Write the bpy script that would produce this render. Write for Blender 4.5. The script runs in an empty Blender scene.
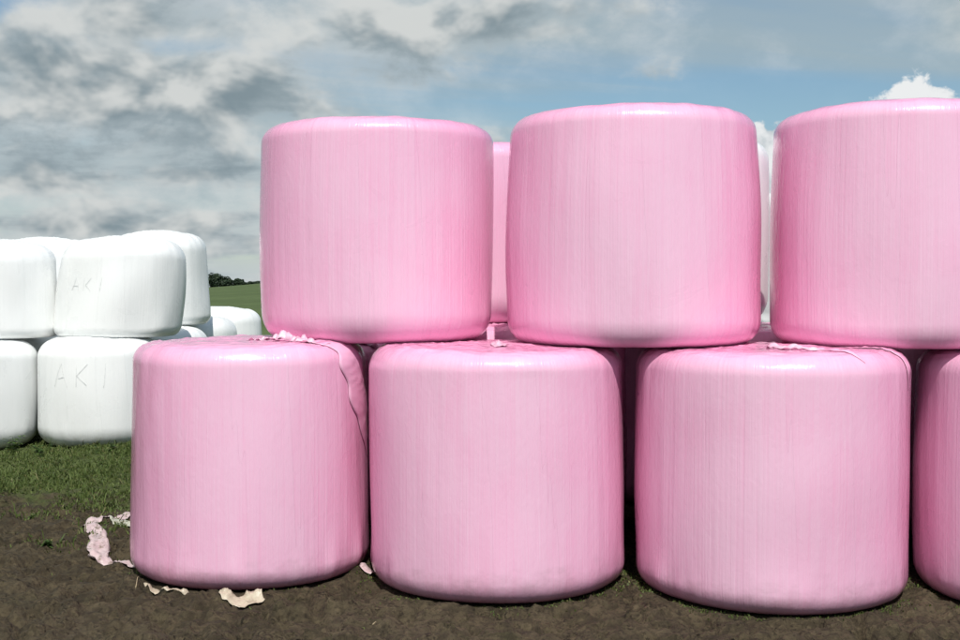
import bpy, math, random
import numpy as np
from mathutils import Vector

R_ = math.radians
scene = bpy.context.scene
C = scene.collection

# ------------------------------------------------------------------ camera
CAM_H = 1.47
cam_d = bpy.data.cameras.new('camera')
cam = bpy.data.objects.new('camera', cam_d)
C.objects.link(cam)
cam.location = (0, 0, CAM_H)
cam.rotation_euler = (R_(90 - 1.53), 0, 0)
cam_d.sensor_width = 36
cam_d.lens = 45
cam_d.clip_start = 0.05
cam_d.clip_end = 6000
scene.camera = cam

# ------------------------------------------------------------------ light
SUN_EL, SUN_AZ = 54, 6          # azimuth measured from behind the camera, to its right
sd = bpy.data.lights.new('sun', 'SUN')
sd.energy = 4.3
sd.angle = R_(0.6)
sd.color = (1.0, 0.955, 0.89)
sun = bpy.data.objects.new('sun', sd)
C.objects.link(sun)
sv = Vector((math.sin(R_(SUN_AZ)) * math.cos(R_(SUN_EL)), -math.cos(R_(SUN_AZ)) * math.cos(R_(SUN_EL)), math.sin(R_(SUN_EL))))
sun.rotation_euler = sv.to_track_quat('Z', 'Y').to_euler()
sun.location = sv * 30

scene.view_settings.view_transform = 'Standard'
scene.view_settings.look = 'None'
scene.view_settings.exposure = 0.0
scene.view_settings.gamma = 1.0
scene.view_settings.use_curve_mapping = False
scene.cycles.max_bounces = 6
scene.cycles.diffuse_bounces = 4
scene.cycles.adaptive_threshold = 0.02
scene.cycles.glossy_bounces = 2
scene.cycles.transmission_bounces = 2


# ------------------------------------------------------------------ node helper
class NT:
    def __init__(s, tree):
        s.t = tree
        s.N = tree.nodes
        s.L = tree.links

    def _in(s, sock, v):
        if v is None:
            return
        if hasattr(v, 'links') or isinstance(v, bpy.types.NodeSocket):
            s.L.new(v, sock)
        else:
            try:
                sock.default_value = v
            except Exception:
                sock.default_value = tuple(v) + (1.0,)

    def math(s, op, a, b=None, c=None, clamp=False):
        n = s.N.new('ShaderNodeMath')
        n.operation = op
        n.use_clamp = clamp
        s._in(n.inputs[0], a)
        s._in(n.inputs[1], b)
        s._in(n.inputs[2], c)
        return n.outputs[0]

    def vmath(s, op, a, b=None, c=None):
        n = s.N.new('ShaderNodeVectorMath')
        n.operation = op
        s._in(n.inputs[0], a)
        s._in(n.inputs[1], b)
        s._in(n.inputs[2], c)
        return n.outputs['Value'] if op in ('LENGTH', 'DOT_PRODUCT') else n.outputs[0]

    def noise(s, vec, scale=5.0, detail=3.0, rough=0.5, dist=0.0, lac=2.0):
        n = s.N.new('ShaderNodeTexNoise')
        s._in(n.inputs['Vector'], vec)
        s._in(n.inputs['Scale'], scale)
        s._in(n.inputs['Detail'], detail)
        s._in(n.inputs['Roughness'], rough)
        s._in(n.inputs['Lacunarity'], lac)
        s._in(n.inputs['Distortion'], dist)
        return n.outputs[0]

    def ramp(s, v, a, b, c=0.0, d=1.0, smooth=True):
        n = s.N.new('ShaderNodeMapRange')
        n.interpolation_type = 'SMOOTHSTEP' if smooth else 'LINEAR'
        n.clamp = True
        s._in(n.inputs[0], v)
        s._in(n.inputs[1], a)
        s._in(n.inputs[2], b)
        s._in(n.inputs[3], c)
        s._in(n.inputs[4], d)
        return n.outputs[0]

    def mix(s, f, a, b, mode='MIX'):
        n = s.N.new('ShaderNodeMix')
        n.data_type = 'RGBA'
        n.blend_type = mode
        s._in(n.inputs[0], f)
        s._in(n.inputs[6], a)
        s._in(n.inputs[7], b)
        return n.outputs[2]

    def sep(s, v):
        n = s.N.new('ShaderNodeSeparateXYZ')
        s._in(n.inputs[0], v)
        return n.outputs

    def comb(s, x, y, z):
        n = s.N.new('ShaderNodeCombineXYZ')
        s._in(n.inputs[0], x)
        s._in(n.inputs[1], y)
        s._in(n.inputs[2], z)
        return n.outputs[0]

    def bump(s, h, strength, dist, normal=None):
        n = s.N.new('ShaderNodeBump')
        n.inputs['Strength'].default_value = strength
        n.inputs['Distance'].default_value = dist
        s._in(n.inputs['Height'], h)
        s._in(n.inputs['Normal'], normal)
        return n.outputs[0]

    def attr(s, name, out='Vector'):
        n = s.N.new('ShaderNodeAttribute')
        n.attribute_name = name
        return n.outputs[out]


# ------------------------------------------------------------------ sky
world = bpy.data.worlds.new('World')
scene.world = world
world.use_nodes = True
world.cycles.sampling_method = 'MANUAL'
world.cycles.sample_map_resolution = 256
wt = NT(world.node_tree)
for n in list(wt.N):
    wt.N.remove(n)
tc = wt.N.new('ShaderNodeTexCoord')
dirv = tc.outputs['Generated']
dx, dy, dz = wt.sep(dirv)
skyn = wt.N.new('ShaderNodeTexSky')
skyn.sky_type = 'NISHITA'
skyn.sun_disc = False
skyn.sun_elevation = R_(SUN_EL)
skyn.sun_rotation = R_(180 - SUN_AZ)
skyn.air_density = 1.2
skyn.dust_density = 0.2
skyn.ozone_density = 1.2
zc = wt.math('MAXIMUM', dz, 0.02)
wt._in(skyn.inputs[0], wt.comb(dx, dy, zc))
clear = wt.mix(1.0, skyn.outputs[0], (0.064, 0.079, 0.088, 1), 'MULTIPLY')


def sky_plane(lift):
    z = wt.math('ADD', wt.math('MAXIMUM', wt.math('ADD', dz, lift), -0.03), 0.115)
    return wt.comb(wt.math('DIVIDE', dx, z), wt.math('DIVIDE', dy, z), 0.0)


# clouds that stand in the sky: (azimuth, elevation, half width, half height, weight)
CL = [(-0.34, 0.168, 0.085, 0.034, 0.14), (-0.215, 0.158, 0.045, 0.026, 0.13), (-0.28, 0.212, 0.045, 0.016, 0.10),
      (-0.25, 0.095, 0.050, 0.020, 0.12), (-0.36, 0.088, 0.045, 0.018, 0.10), (-0.27, 0.048, 0.120, 0.012, 0.08),
      (-0.05, 0.215, 0.110, 0.018, 0.10), (0.40, 0.200, 0.030, 0.018, 0.12),
      (0.22, 0.150, 0.15, 0.022, -0.12), (-0.30, 0.188, 0.10, 0.010, -0.10), (-0.385, 0.212, 0.030, 0.010, -0.10)]
az = wt.math('ARCTAN2', dx, dy)


def bias():
    tot = 0.0
    for a, el, w, h, k in CL:
        q = wt.math('ADD', wt.math('POWER', wt.math('MULTIPLY_ADD', az, 1 / w, -a / w), 2.0),
                    wt.math('POWER', wt.math('MULTIPLY_ADD', dz, 1 / h, -el / h), 2.0))
        tot = wt.math('MULTIPLY_ADD', wt.math('POWER', 0.42, q), k, tot)
    return tot


def shade_field(lift):
    d3 = wt.vmath('MULTIPLY', wt.vmath('ADD', dirv, (0, 0, lift)), (1.0, 1.0, 1.5))
    return wt.noise(wt.vmath('ADD', d3, (5.1, 2.3, 9.0)), 11.0, 4.0, 0.52, 0.15)


p0 = sky_plane(0.0)
base = wt.noise(wt.vmath('ADD', p0, (3.7, 11.2, 0.0)), 1.15, 5.0, 0.55, 0.25)
d3 = wt.vmath('MULTIPLY', dirv, (1.0, 1.0, 1.5))
fine = wt.noise(wt.vmath('ADD', d3, (5.1, 2.3, 9.0)), 11.0, 7.0, 0.58, 0.15)
leftw = wt.ramp(az, -0.25, 0.25, 0.03, -0.05)
bs = bias()
cov = wt.math('ADD', wt.math('ADD', wt.math('MULTIPLY', wt.math('ADD', base, fine), 0.5), bs), leftw)
mask = wt.ramp(cov, 0.475, 0.60)
lit = wt.ramp(wt.math('SUBTRACT', shade_field(-0.004), shade_field(0.016)), -0.09, 0.14)
thick = wt.ramp(cov, 0.50, 0.70)
vp = wt.vmath('MULTIPLY', p0, (0.40, 0.85, 1.0))
veiln = wt.noise(wt.vmath('ADD', vp, (1.3, 7.7, 0)), 0.9, 6.0, 0.55, 0.6)
veil = wt.ramp(wt.math('ADD', wt.math('ADD', veiln, wt.math('MULTIPLY', leftw, 0.7)), wt.math('MULTIPLY', bs, 1.6)), 0.30, 0.62, 0.12, 0.93)
veilc = wt.mix(wt.ramp(wt.math('ADD', fine, wt.math('MULTIPLY', leftw, 2.5)), 0.33, 0.66), (0.37, 0.455, 0.49, 1), (0.62, 0.655, 0.66, 1))
skyc = wt.mix(veil, clear, veilc)
skyc = wt.mix(wt.ramp(dz, 0.05, 0.0, 0.0, 0.85), skyc, (0.50, 0.555, 0.585, 1))
dark = wt.mix(thick, (0.385, 0.455, 0.49, 1), (0.205, 0.27, 0.305, 1))
cloudc = wt.mix(wt.math('MULTIPLY', lit, 0.9), dark, (0.69, 0.705, 0.69, 1))
final = wt.mix(wt.math('MULTIPLY', mask, 0.95), skyc, cloudc)
# a bank of fresh white cumulus low in the right of the sky, with a few higher heads
puff = wt.noise(wt.vmath('ADD', dirv, (2.0, 6.0, 1.0)), 36.0, 6.0, 0.55, 0.2)
top = wt.math('MULTIPLY', wt.math('MULTIPLY', wt.ramp(az, 0.02, 0.18), wt.ramp(az, 0.95, 0.60)), 0.115)
for a, w, h in ((0.350, 0.050, 0.043), (0.243, 0.030, 0.024), (0.12, 0.05, 0.02), (0.50, 0.06, 0.045), (0.66, 0.05, 0.03)):
    top = wt.math('MULTIPLY_ADD', wt.math('POWER', 0.42, wt.math('POWER', wt.math('MULTIPLY_ADD', az, 1 / w, -a / w), 2.0)), h, top)
pm = wt.math('MULTIPLY_ADD', wt.math('SUBTRACT', puff, 0.5), 0.085, wt.math('SUBTRACT', top, dz))
pcol = wt.mix(wt.ramp(puff, 0.36, 0.60), (0.55, 0.60, 0.63, 1), (0.84, 0.86, 0.865, 1))
pcol = wt.mix(wt.ramp(dz, 0.10, 0.03), pcol, (0.47, 0.53, 0.57, 1))
final = wt.mix(wt.math('MULTIPLY', wt.ramp(pm, 0.0, 0.008), wt.ramp(az, 0.0, 0.1)), final, pcol)
bg = wt.N.new('ShaderNodeBackground')
wt._in(bg.inputs[0], final)
bg.inputs[1].default_value = 1.0
wo = wt.N.new('ShaderNodeOutputWorld')
wt.L.new(bg.outputs[0], wo.inputs[0])

# ------------------------------------------------------------------ helpers
rng = np.random.default_rng(7)
F = 1200.0


def ground_pt(px, py, z=0.0):
    """a place on the ground, worked out from the survey of the photograph"""
    y = (CAM_H - z) * F / (py - 288.0)
    return ((px - 480.0) / F * y, y)


def hash2(ix, iy, seed):
    h = (ix.astype(np.int64) * 374761393 + iy.astype(np.int64) * 668265263 + seed * 1442695041) & 0xFFFFFFFF
    h = ((h ^ (h >> 13)) * 1274126177) & 0xFFFFFFFF
    return ((h ^ (h >> 16)) & 0xFFFF) / 65535.0


def vnoise(x, y, seed=0):
    ix = np.floor(x)
    iy = np.floor(y)
    fx = x - ix
    fy = y - iy
    fx = fx * fx * fx * (fx * (fx * 6 - 15) + 10)
    fy = fy * fy * fy * (fy * (fy * 6 - 15) + 10)
    a = hash2(ix, iy, seed)
    b = hash2(ix + 1, iy, seed)
    c = hash2(ix, iy + 1, seed)
    d = hash2(ix + 1, iy + 1, seed)
    return (a + (b - a) * fx) * (1 - fy) + (c + (d - c) * fx) * fy


def fbm(x, y, seed=0, octv=4, rough=0.5):
    t = 0.0
    a = 1.0
    s = 0.0
    for o in range(octv):
        t = t + a * vnoise(x * 2 ** o + 17.3 * o, y * 2 ** o - 9.1 * o, seed + o)
        s += a
        a *= rough
    return t / s


def smooth(a, b, v):
    t = np.clip((v - a) / (b - a), 0, 1)
    return t * t * (3 - 2 * t)


def mesh_from(name, V, faces, mat=None, parent=None, smooth_=True, attrs=None):
    me = bpy.data.meshes.new(name)
    V = np.asarray(V, dtype=np.float32)
    if isinstance(faces, np.ndarray):
        nf, k = faces.shape
        me.vertices.add(len(V))
        me.vertices.foreach_set('co', V.ravel())
        me.loops.add(nf * k)
        me.loops.foreach_set('vertex_index', faces.astype(np.int32).ravel())
        me.polygons.add(nf)
        me.polygons.foreach_set('loop_start', np.arange(0, nf * k, k, dtype=np.int32))
        me.update(calc_edges=True)
    else:
        me.from_pydata(V.tolist(), [], faces)
    if smooth_:
        me.polygons.foreach_set('use_smooth', np.ones(len(me.polygons), dtype=bool))
    if attrs:
        for an, av in attrs.items():
            at = me.attributes.new(an, 'FLOAT_VECTOR', 'POINT')
            at.data.foreach_set('vector', np.asarray(av, dtype=np.float32).ravel())
    me.update()
    ob = bpy.data.objects.new(name, me)
    C.objects.link(ob)
    if mat:
        me.materials.append(mat)
    if parent:
        ob.parent = parent
    return ob


def tag(o, label=None, cat=None, group=None, kind=None):
    if label:
        o['label'] = label
    if cat:
        o['category'] = cat
    if group:
        o['group'] = group
    if kind:
        o['kind'] = kind
    return o


def new_mat(name):
    m = bpy.data.materials.new(name)
    m.use_nodes = True
    t = NT(m.node_tree)
    for n in list(t.N):
        t.N.remove(n)
    b = t.N.new('ShaderNodeBsdfPrincipled')
    o = t.N.new('ShaderNodeOutputMaterial')
    t.L.new(b.outputs[0], o.inputs[0])
    return m, t, b


# ------------------------------------------------------------------ materials
def film_material(name, deep, mid, pale, dirt_amt=0.0, streak=1.0, dye=None):
    m, t, b = new_mat(name)
    A = t.attr('film')              # round the bale (x, y) and along the film (z)
    info = t.N.new('ShaderNodeObjectInfo')
    off = t.math('MULTIPLY', info.outputs['Random'], 40.0)
    A2 = t.vmath('ADD', A, t.comb(off, off, off))
    s1 = t.noise(t.vmath('MULTIPLY', A2, (75, 75, 0.8)), 1.0, 3.0, 0.6)
    s2 = t.noise(t.vmath('MULTIPLY', A2, (190, 190, 2.6)), 1.0, 2.0, 0.6)
    s3 = t.noise(t.vmath('MULTIPLY', A2, (15, 15, 0.45)), 1.0, 2.0, 0.5)
    blotch = t.noise(A2, 2.6, 4.0, 0.55, 0.4)
    patch = t.noise(t.vmath('MULTIPLY', A2, (5.5, 5.5, 2.2)), 1.0, 3.0, 0.5)
    S = t.attr('spot')              # x: share of side wall, y: height above the foot, z: foot stands on soil
    sx, sy, sz = t.sep(S)
    # thin scratchy lines are strongest in the lower two thirds of the wall
    lines = t.ramp(t.noise(t.vmath('MULTIPLY', A2, (170, 170, 1.7)), 1.0, 2.0, 0.5), 0.57, 0.70)
    where = t.math('MULTIPLY', t.ramp(patch, 0.40, 0.62), t.ramp(sy, 1.02, 0.80, 0.10, 1.0))
    lines = t.math('MULTIPLY', lines, where)
    f = t.math('ADD', t.math('MULTIPLY', t.ramp(s1, 0.28, 0.72), 0.16 * streak), t.math("MULTIPLY", t.ramp(s2, 0.3, 0.7), 0.17 * streak))
    f = t.math('ADD', f, t.math('MULTIPLY', t.ramp(s3, 0.25, 0.75), 0.13))
    f = t.math('ADD', f, t.math('MULTIPLY', t.ramp(blotch, 0.25, 0.75), 0.24))
    # edges of the overlapping turns of film
    fx, fy, fz = t.sep(A)
    turn = t.math('MULTIPLY', t.math('ARCTAN2', fx, fy), 13 / (2 * math.pi))
    turn = t.math('ADD', turn, t.math('ADD', t.math('MULTIPLY', fz, 0.22), t.math('MULTIPLY', s3, 0.9)))
    turn = t.math('ADD', turn, off)
    wn = t.N.new('ShaderNodeTexWhiteNoise')
    wn.noise_dimensions = '1D'
    t._in(wn.inputs['W'], t.math('FLOOR', turn))
    lap = t.math('FRACT', turn)
    f = t.math('ADD', f, t.math('MULTIPLY', wn.outputs[0], 0.13))
    f = t.math('ADD', f, t.math('MULTIPLY', lap, 0.07))
    col = t.mix(t.ramp(f, 0.08, 0.84, smooth=False), mid, pale)
    col = t.mix(t.ramp(f, 0.10, 0.50, 0.22, 0.0), col, deep)
    col = t.mix(t.math('MULTIPLY', lines, 0.55 * streak), col, tuple(min(0.95, 0.45 * c + 0.52) for c in pale[:3]) + (1,))
    # splashed soil on the foot of the bales that stand on the ground
    dn = t.noise(t.vmath('MULTIPLY', A2, (7, 7, 12)), 1.0, 6.0, 0.65)
    dirt = t.math('MULTIPLY', t.ramp(t.math('ADD', sy, t.math('MULTIPLY', dn, 0.30)), 0.33, 0.13), sz)
    dirt = t.math('MULTIPLY', dirt, dirt_amt)
    col = t.mix(dirt, col, (0.13, 0.10, 0.065, 1))
    speck = t.ramp(t.noise(A2, 60.0, 3.0, 0.6), 0.735, 0.78)
    col = t.mix(t.math('MULTIPLY', speck, 0.25), col, (0.20, 0.15, 0.12, 1))
    t._in(b.inputs['Base Color'], col)
    r = t.math('ADD', t.ramp(blotch, 0.3, 0.7, 0.26, 0.36), t.math('MULTIPLY', dirt, 0.5))
    t._in(b.inputs['Roughness'], r)
    b.inputs['Specular IOR Level'].default_value = 0.5
    b.inputs['Coat Weight'].default_value = 0.25
    b.inputs['Coat Roughness'].default_value = 0.05
    if dye:                         # dyed clear layers over the pale ones: deeper where one looks along them
        b.inputs['Coat Weight'].default_value = 1.0
        b.inputs['Coat IOR'].default_value = 1.2
        b.inputs['Coat Tint'].default_value = dye
    crink = t.noise(t.vmath('MULTIPLY', A2, (30, 30, 19)), 1.0, 4.0, 0.62, 0.5)
    h = t.math('ADD', s1, t.math('MULTIPLY', s2, 0.45))
    h = t.math('MULTIPLY', h, t.ramp(sx, 0.0, 1.0, 0.5, 1.0))
    n2 = t.bump(t.math('ADD', t.math('MULTIPLY', h, 0.0021 * streak), t.math('ADD', t.math('MULTIPLY', crink, 0.0011), t.math('MULTIPLY', lap, 0.0016))), 1.0, 1.0)
    t._in(b.inputs['Normal'], n2)
    t._in(b.inputs['Coat Normal'], t.bump(crink, 1.0, 0.0045))
    return m


M_PINK = film_material('pink_stretch_film', (0.875, 0.53, 0.68, 1), (0.867, 0.685, 0.78, 1), (0.86, 0.81, 0.85, 1), 0.42, dye=(0.968, 0.675, 0.818, 1))
M_WHITE = film_material('white_stretch_film', (0.81, 0.835, 0.83, 1), (0.84, 0.86, 0.855, 1), (0.865, 0.88, 0.875, 1), 0.45, 0.8)


def scrap_material(name, c1, c2, soil):
    m, t, b = new_mat(name)
    g = t.N.new('ShaderNodeNewGeometry')
    n = t.noise(g.outputs['Position'], 28.0, 5.0, 0.6)
    col = t.mix(t.ramp(n, 0.3, 0.7), c1, c2)
    d = t.ramp(t.noise(g.outputs['Position'], 22.0, 6.0, 0.7), 0.50, 0.66)
    col = t.mix(t.math('MULTIPLY', d, soil), col, (0.16, 0.12, 0.08, 1))
    t._in(b.inputs['Base Color'], col)
    b.inputs['Roughness'].default_value = 0.30
    t._in(b.inputs['Normal'], t.bump(t.noise(g.outputs['Position'], 70.0, 4.0, 0.6), 0.6, 0.006))
    return m


M_TAIL = scrap_material('loose_pink_film', (0.70, 0.40, 0.53, 1), (0.75, 0.50, 0.60, 1), 0.12)
M_SCRAP_P = scrap_material('muddy_pink_film', (0.50, 0.37, 0.385, 1), (0.60, 0.49, 0.49, 1), 0.85)
M_SCRAP_W = scrap_material('muddy_white_film', (0.42, 0.43, 0.34, 1), (0.56, 0.57, 0.48, 1), 0.8)
M_SCRAP_C = scrap_material('cream_film', (0.44, 0.38, 0.28, 1), (0.52, 0.46, 0.35, 1), 0.6)

mk, tk, bk = new_mat('grey_marker_ink')
gk = tk.N.new('ShaderNodeNewGeometry')
tk._in(bk.inputs['Base Color'], tk.mix(tk.ramp(tk.noise(gk.outputs['Position'], 40.0, 4.0, 0.6), 0.35, 0.65), (0.66, 0.68, 0.675, 1), (0.79, 0.81, 0.805, 1)))
bk.inputs['Roughness'].default_value = 0.5
M_INK = mk

# soil and turf of the yard
M_SOIL, t, b = new_mat('trodden_soil_and_turf')
g = t.N.new('ShaderNodeNewGeometry')
P = g.outputs['Position']
px_, py_, pz_ = t.sep(P)
n1 = t.noise(P, 1.3, 5.0, 0.55)
n2 = t.noise(P, 9.0, 7.0, 0.62, 0.3)
n3 = t.noise(P, 38.0, 6.0, 0.68)
n4 = t.noise(P, 190.0, 3.0, 0.6)
soil = t.mix(t.ramp(n2, 0.32, 0.70), (0.047, 0.037, 0.021, 1), (0.112, 0.089, 0.052, 1))
soil = t.mix(t.ramp(n1, 0.40, 0.68, 0, 0.55), soil, (0.120, 0.097, 0.059, 1))
soil = t.mix(t.ramp(n3, 0.52, 0.66, 0, 0.8), soil, (0.023, 0.017, 0.011, 1))
soil = t.mix(t.ramp(n4, 0.66, 0.76, 0, 0.5), soil, (0.15, 0.125, 0.09, 1))
moss = t.ramp(t.noise(P, 3.1, 6.0, 0.7), 0.56, 0.70, 0, 0.30)
soil = t.mix(moss, soil, (0.046, 0.052, 0.020, 1))
gn = t.noise(P, 2.4, 6.0, 0.68)
turfc = t.attr('turf')
tx, _, _ = t.sep(turfc)
gm = t.ramp(t.math('ADD', tx, t.math('MULTIPLY', t.math('SUBTRACT', gn, 0.5), 1.6)), 0.36, 0.78)
grassc = t.mix(t.ramp(n3, 0.3, 0.7), (0.052, 0.076, 0.020, 1), (0.105, 0.136, 0.040, 1))
col = t.mix(t.math('MULTIPLY', gm, 0.92), soil, grassc)
t._in(b.inputs['Base Color'], col)
t._in(b.inputs['Roughness'], t.ramp(n2, 0.3, 0.7, 0.82, 0.97))
b.inputs['Specular IOR Level'].default_value = 0.25
vo = t.N.new('ShaderNodeTexVoronoi')
vo.feature = 'F1'
vo.inputs['Scale'].default_value = 26.0
t._in(vo.inputs['Vector'], t.vmath('ADD', P, t.vmath('MULTIPLY', t.comb(n2, n3, 0.0), (0.05, 0.05, 0.0))))
clod = t.math('MULTIPLY', t.ramp(vo.outputs['Distance'], 0.15, 0.60, 1.0, 0.0), t.ramp(t.noise(P, 4.5, 3.0, 0.6), 0.44, 0.62))
col = t.mix(t.math('MULTIPLY', t.ramp(vo.outputs['Distance'], 0.50, 0.75), t.ramp(gm, 0.0, 1.0, 0.5, 0.15)), col, (0.028, 0.021, 0.013, 1))
t._in(b.inputs['Base Color'], col)
n2 = t.math('ADD', n2, t.math('MULTIPLY', clod, 0.45))
hh = t.math('ADD', t.math('MULTIPLY', n2, 0.8), t.math('ADD', t.math('MULTIPLY', n3, 0.35), t.math('MULTIPLY', n4, 0.10)))
t._in(b.inputs['Normal'], t.bump(hh, 1.0, 0.06))

# crop field
M_FIELD, t, b = new_mat('green_crop')
g = t.N.new('ShaderNodeNewGeometry')
P = g.outputs['Position']
n1 = t.noise(t.vmath('MULTIPLY', P, (0.012, 0.05, 0)), 1.0, 4.0, 0.6)
n2 = t.noise(t.vmath('MULTIPLY', P, (0.5, 0.25, 0)), 1.0, 5.0, 0.65)
w = t.N.new('ShaderNodeTexWave')
w.wave_type = 'BANDS'
w.bands_direction = 'X'
t._in(w.inputs['Vector'], t.vmath('MULTIPLY', P, (1.0, 0.28, 0)))
w.inputs['Scale'].default_value = 0.055
w.inputs['Distortion'].default_value = 1.4
w.inputs['Detail'].default_value = 2.0
col = t.mix(t.ramp(n1, 0.3, 0.7), (0.067, 0.098, 0.033, 1), (0.092, 0.130, 0.046, 1))
col = t.mix(t.ramp(n2, 0.35, 0.7, 0, 0.5), col, (0.055, 0.085, 0.026, 1))
col = t.mix(t.ramp(w.outputs[0], 0.75, 0.98, 0, 0.30), col, (0.055, 0.074, 0.026, 1))
t._in(b.inputs['Base Color'], col)
b.inputs['Roughness'].default_value = 0.9
b.inputs['Specular IOR Level'].default_value = 0.2
t._in(b.inputs['Normal'], t.bump(t.noise(t.vmath('MULTIPLY', P, (1.5, 0.8, 1)), 1.0, 4.0, 0.6), 0.6, 0.25))


def leaf_mat(name, c1, c2, c3, trans=0.25):
    m, t, b = new_mat(name)
    tx, ty, tz = t.sep(t.attr('tint'))
    col = t.mix(t.ramp(tx, 0.0, 1.0, smooth=False), c1, c2)
    col = t.mix(t.ramp(ty, 0.82, 1.0, 0, 0.8), col, c3)
    t._in(b.inputs['Base Color'], col)
    b.inputs['Roughness'].default_value = 0.6
    b.inputs['Specular IOR Level'].default_value = 0.3
    tr = t.N.new('ShaderNodeBsdfTranslucent')
    t._in(tr.inputs[0], col)
    ms = t.N.new('ShaderNodeMixShader')
    ms.inputs[0].default_value = trans
    t.L.new(b.outputs[0], ms.inputs[1])
    t.L.new(tr.outputs[0], ms.inputs[2])
    o = [n for n in t.N if n.type == 'OUTPUT_MATERIAL'][0]
    t.L.new(ms.outputs[0], o.inputs[0])
    return m


M_GRASS = leaf_mat('grass_blades', (0.058, 0.092, 0.021, 1), (0.130, 0.172, 0.046, 1), (0.20, 0.18, 0.08, 1))
M_WEED = leaf_mat('weed_leaves', (0.04, 0.085, 0.018, 1), (0.09, 0.15, 0.035, 1), (0.16, 0.16, 0.06, 1))
M_TREE = leaf_mat('tree_leaves', (0.010, 0.022, 0.012, 1), (0.028, 0.050, 0.022, 1), (0.04, 0.06, 0.026, 1), 0.12)
M_BARK, t, b = new_mat('bark')
g = t.N.new('ShaderNodeNewGeometry')
t._in(b.inputs['Base Color'], t.mix(t.noise(g.outputs['Position'], 3.0, 5.0, 0.6), (0.05, 0.038, 0.028, 1), (0.11, 0.09, 0.07, 1)))
b.inputs['Roughness'].default_value = 0.9
M_STRAW, t, b = new_mat('dry_straw')
g = t.N.new('ShaderNodeNewGeometry')
t._in(b.inputs['Base Color'], t.mix(t.noise(g.outputs['Position'], 60.0, 3.0, 0.6), (0.30, 0.24, 0.14, 1), (0.48, 0.40, 0.26, 1)))
b.inputs['Roughness'].default_value = 0.7

# ------------------------------------------------------------------ bales: where they stand
# (x, y, base z, radius, height)
PL = [(-1.216, 6.37, 0.0, 0.6245, 1.20), (0.086, 6.14, 0.0, 0.651, 1.185), (1.44, 5.96, 0.0, 0.664, 1.185), (2.80, 5.80, 0.0, 0.650, 1.185)]
PB = [(-1.00, 7.80, 0.0, 0.635, 1.13), (0.27, 7.47, 0.02, 0.635, 1.225), (1.665, 7.31, 0.02, 0.645, 1.225), (3.00, 7.15, 0.02, 0.645, 1.225), (1.10, 8.62, 0.02, 0.64, 1.20)]


def terrain(x, y):
    """smooth lie of the land"""
    z = -0.21 * np.exp(-(((x + 5.0) / 3.2) ** 2 + ((y - 12.4) / 3.0) ** 2))
    z = z + 0.10 * smooth(14, 19, y)
    xc = x * 600.0 / np.maximum(y, 60.0)
    crest = 1.1 + 5.6 * smooth(-155, -60, xc)
    far = smooth(0, 1, np.clip((y - 25) / 590.0, 0, 1)) * (crest - 0.1)
    fall = 6.0 * smooth(640, 1500, y)
    return z + far - fall


def ground_z(x, y):
    z = terrain(x, y)
    near = (1 - smooth(11, 16, y))
    z = z + near * (0.050 * (fbm(x * 1.1, y * 1.1, 3, 3) - 0.5) + 0.050 * (fbm(x * 4.2, y * 4.2, 11, 3) - 0.5))
    # clods and footmarks
    r = np.abs(fbm(x * 9.0, y * 9.0, 21, 4, 0.6) - 0.5)
    z = z + near * (0.020 * (0.12 - np.clip(r, 0, 0.12)) / 0.12 - 0.010)
    z = z + near * 0.028 * (smooth(0.56, 0.74, fbm(x * 7.5, y * 5.0, 41, 3)) - smooth(0.60, 0.78, fbm(x * 6.1, y * 4.1, 57, 3)))
    z = z + near * 0.022 * (fbm(x * 22, y * 22, 77, 2) - 0.5)
    z = z + near * 0.022 * smooth(0.62, 0.80, fbm(x * 15, y * 13, 83, 2)) - near * 0.040 * smooth(0.60, 0.76, fbm(x * 11, y * 9, 87, 2))
    # the soil is pressed flat under the bales and pushed up a little round their feet
    for bx, by, bz, br, bh in PL + PB:
        d = np.hypot(x - bx, y - by)
        k = 1 - smooth(br - 0.10, br + 0.10, d)
        z = z * (1 - k) + (bz - 0.015) * k
        z = z + 0.018 * np.exp(-((d - br - 0.05) / 0.07) ** 2) * (0.4 + 0.9 * vnoise(x * 5, y * 5, 91))
    return z


def turf_mask(x, y):
    """how far grass has taken the yard"""
    edge = 7.35 + 0.25 * np.sin(x * 1.3) - 0.10 * np.clip(-x - 3, 0, 5)
    m = smooth(edge - 0.9, edge + 2.6, y)
    return m


# ------------------------------------------------------------------ ground and field
def spaced(lo, a, b, hi, step, grow=1.10):
    mid = list(np.arange(a, b + 1e-6, step))
    s = step
    v = b
    right = []
    while v < hi:
        s *= grow
        v += s
        right.append(min(v, hi))
    s = step
    v = a
    left = []
    while v > lo:
        s *= grow
        v -= s
        left.append(max(v, lo))
    return np.array(left[::-1] + mid + right)


def sheet(name, xs, ys, mat, fine):
    X, Y = np.meshgrid(xs, ys)
    Z = ground_z(X, Y) if fine else terrain(X, Y)
    V = np.stack([X, Y, Z], -1).reshape(-1, 3)
    nx = len(xs)
    i, j = np.meshgrid(np.arange(nx - 1), np.arange(len(ys) - 1))
    a = (j * nx + i).ravel()
    Fc = np.stack([a, a + 1, a + nx + 1, a + nx], -1)
    T = np.zeros_like(V)
    T[:, 0] = turf_mask(X, Y).ravel()
    return mesh_from(name, V, Fc, mat, attrs={'turf': T})


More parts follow.
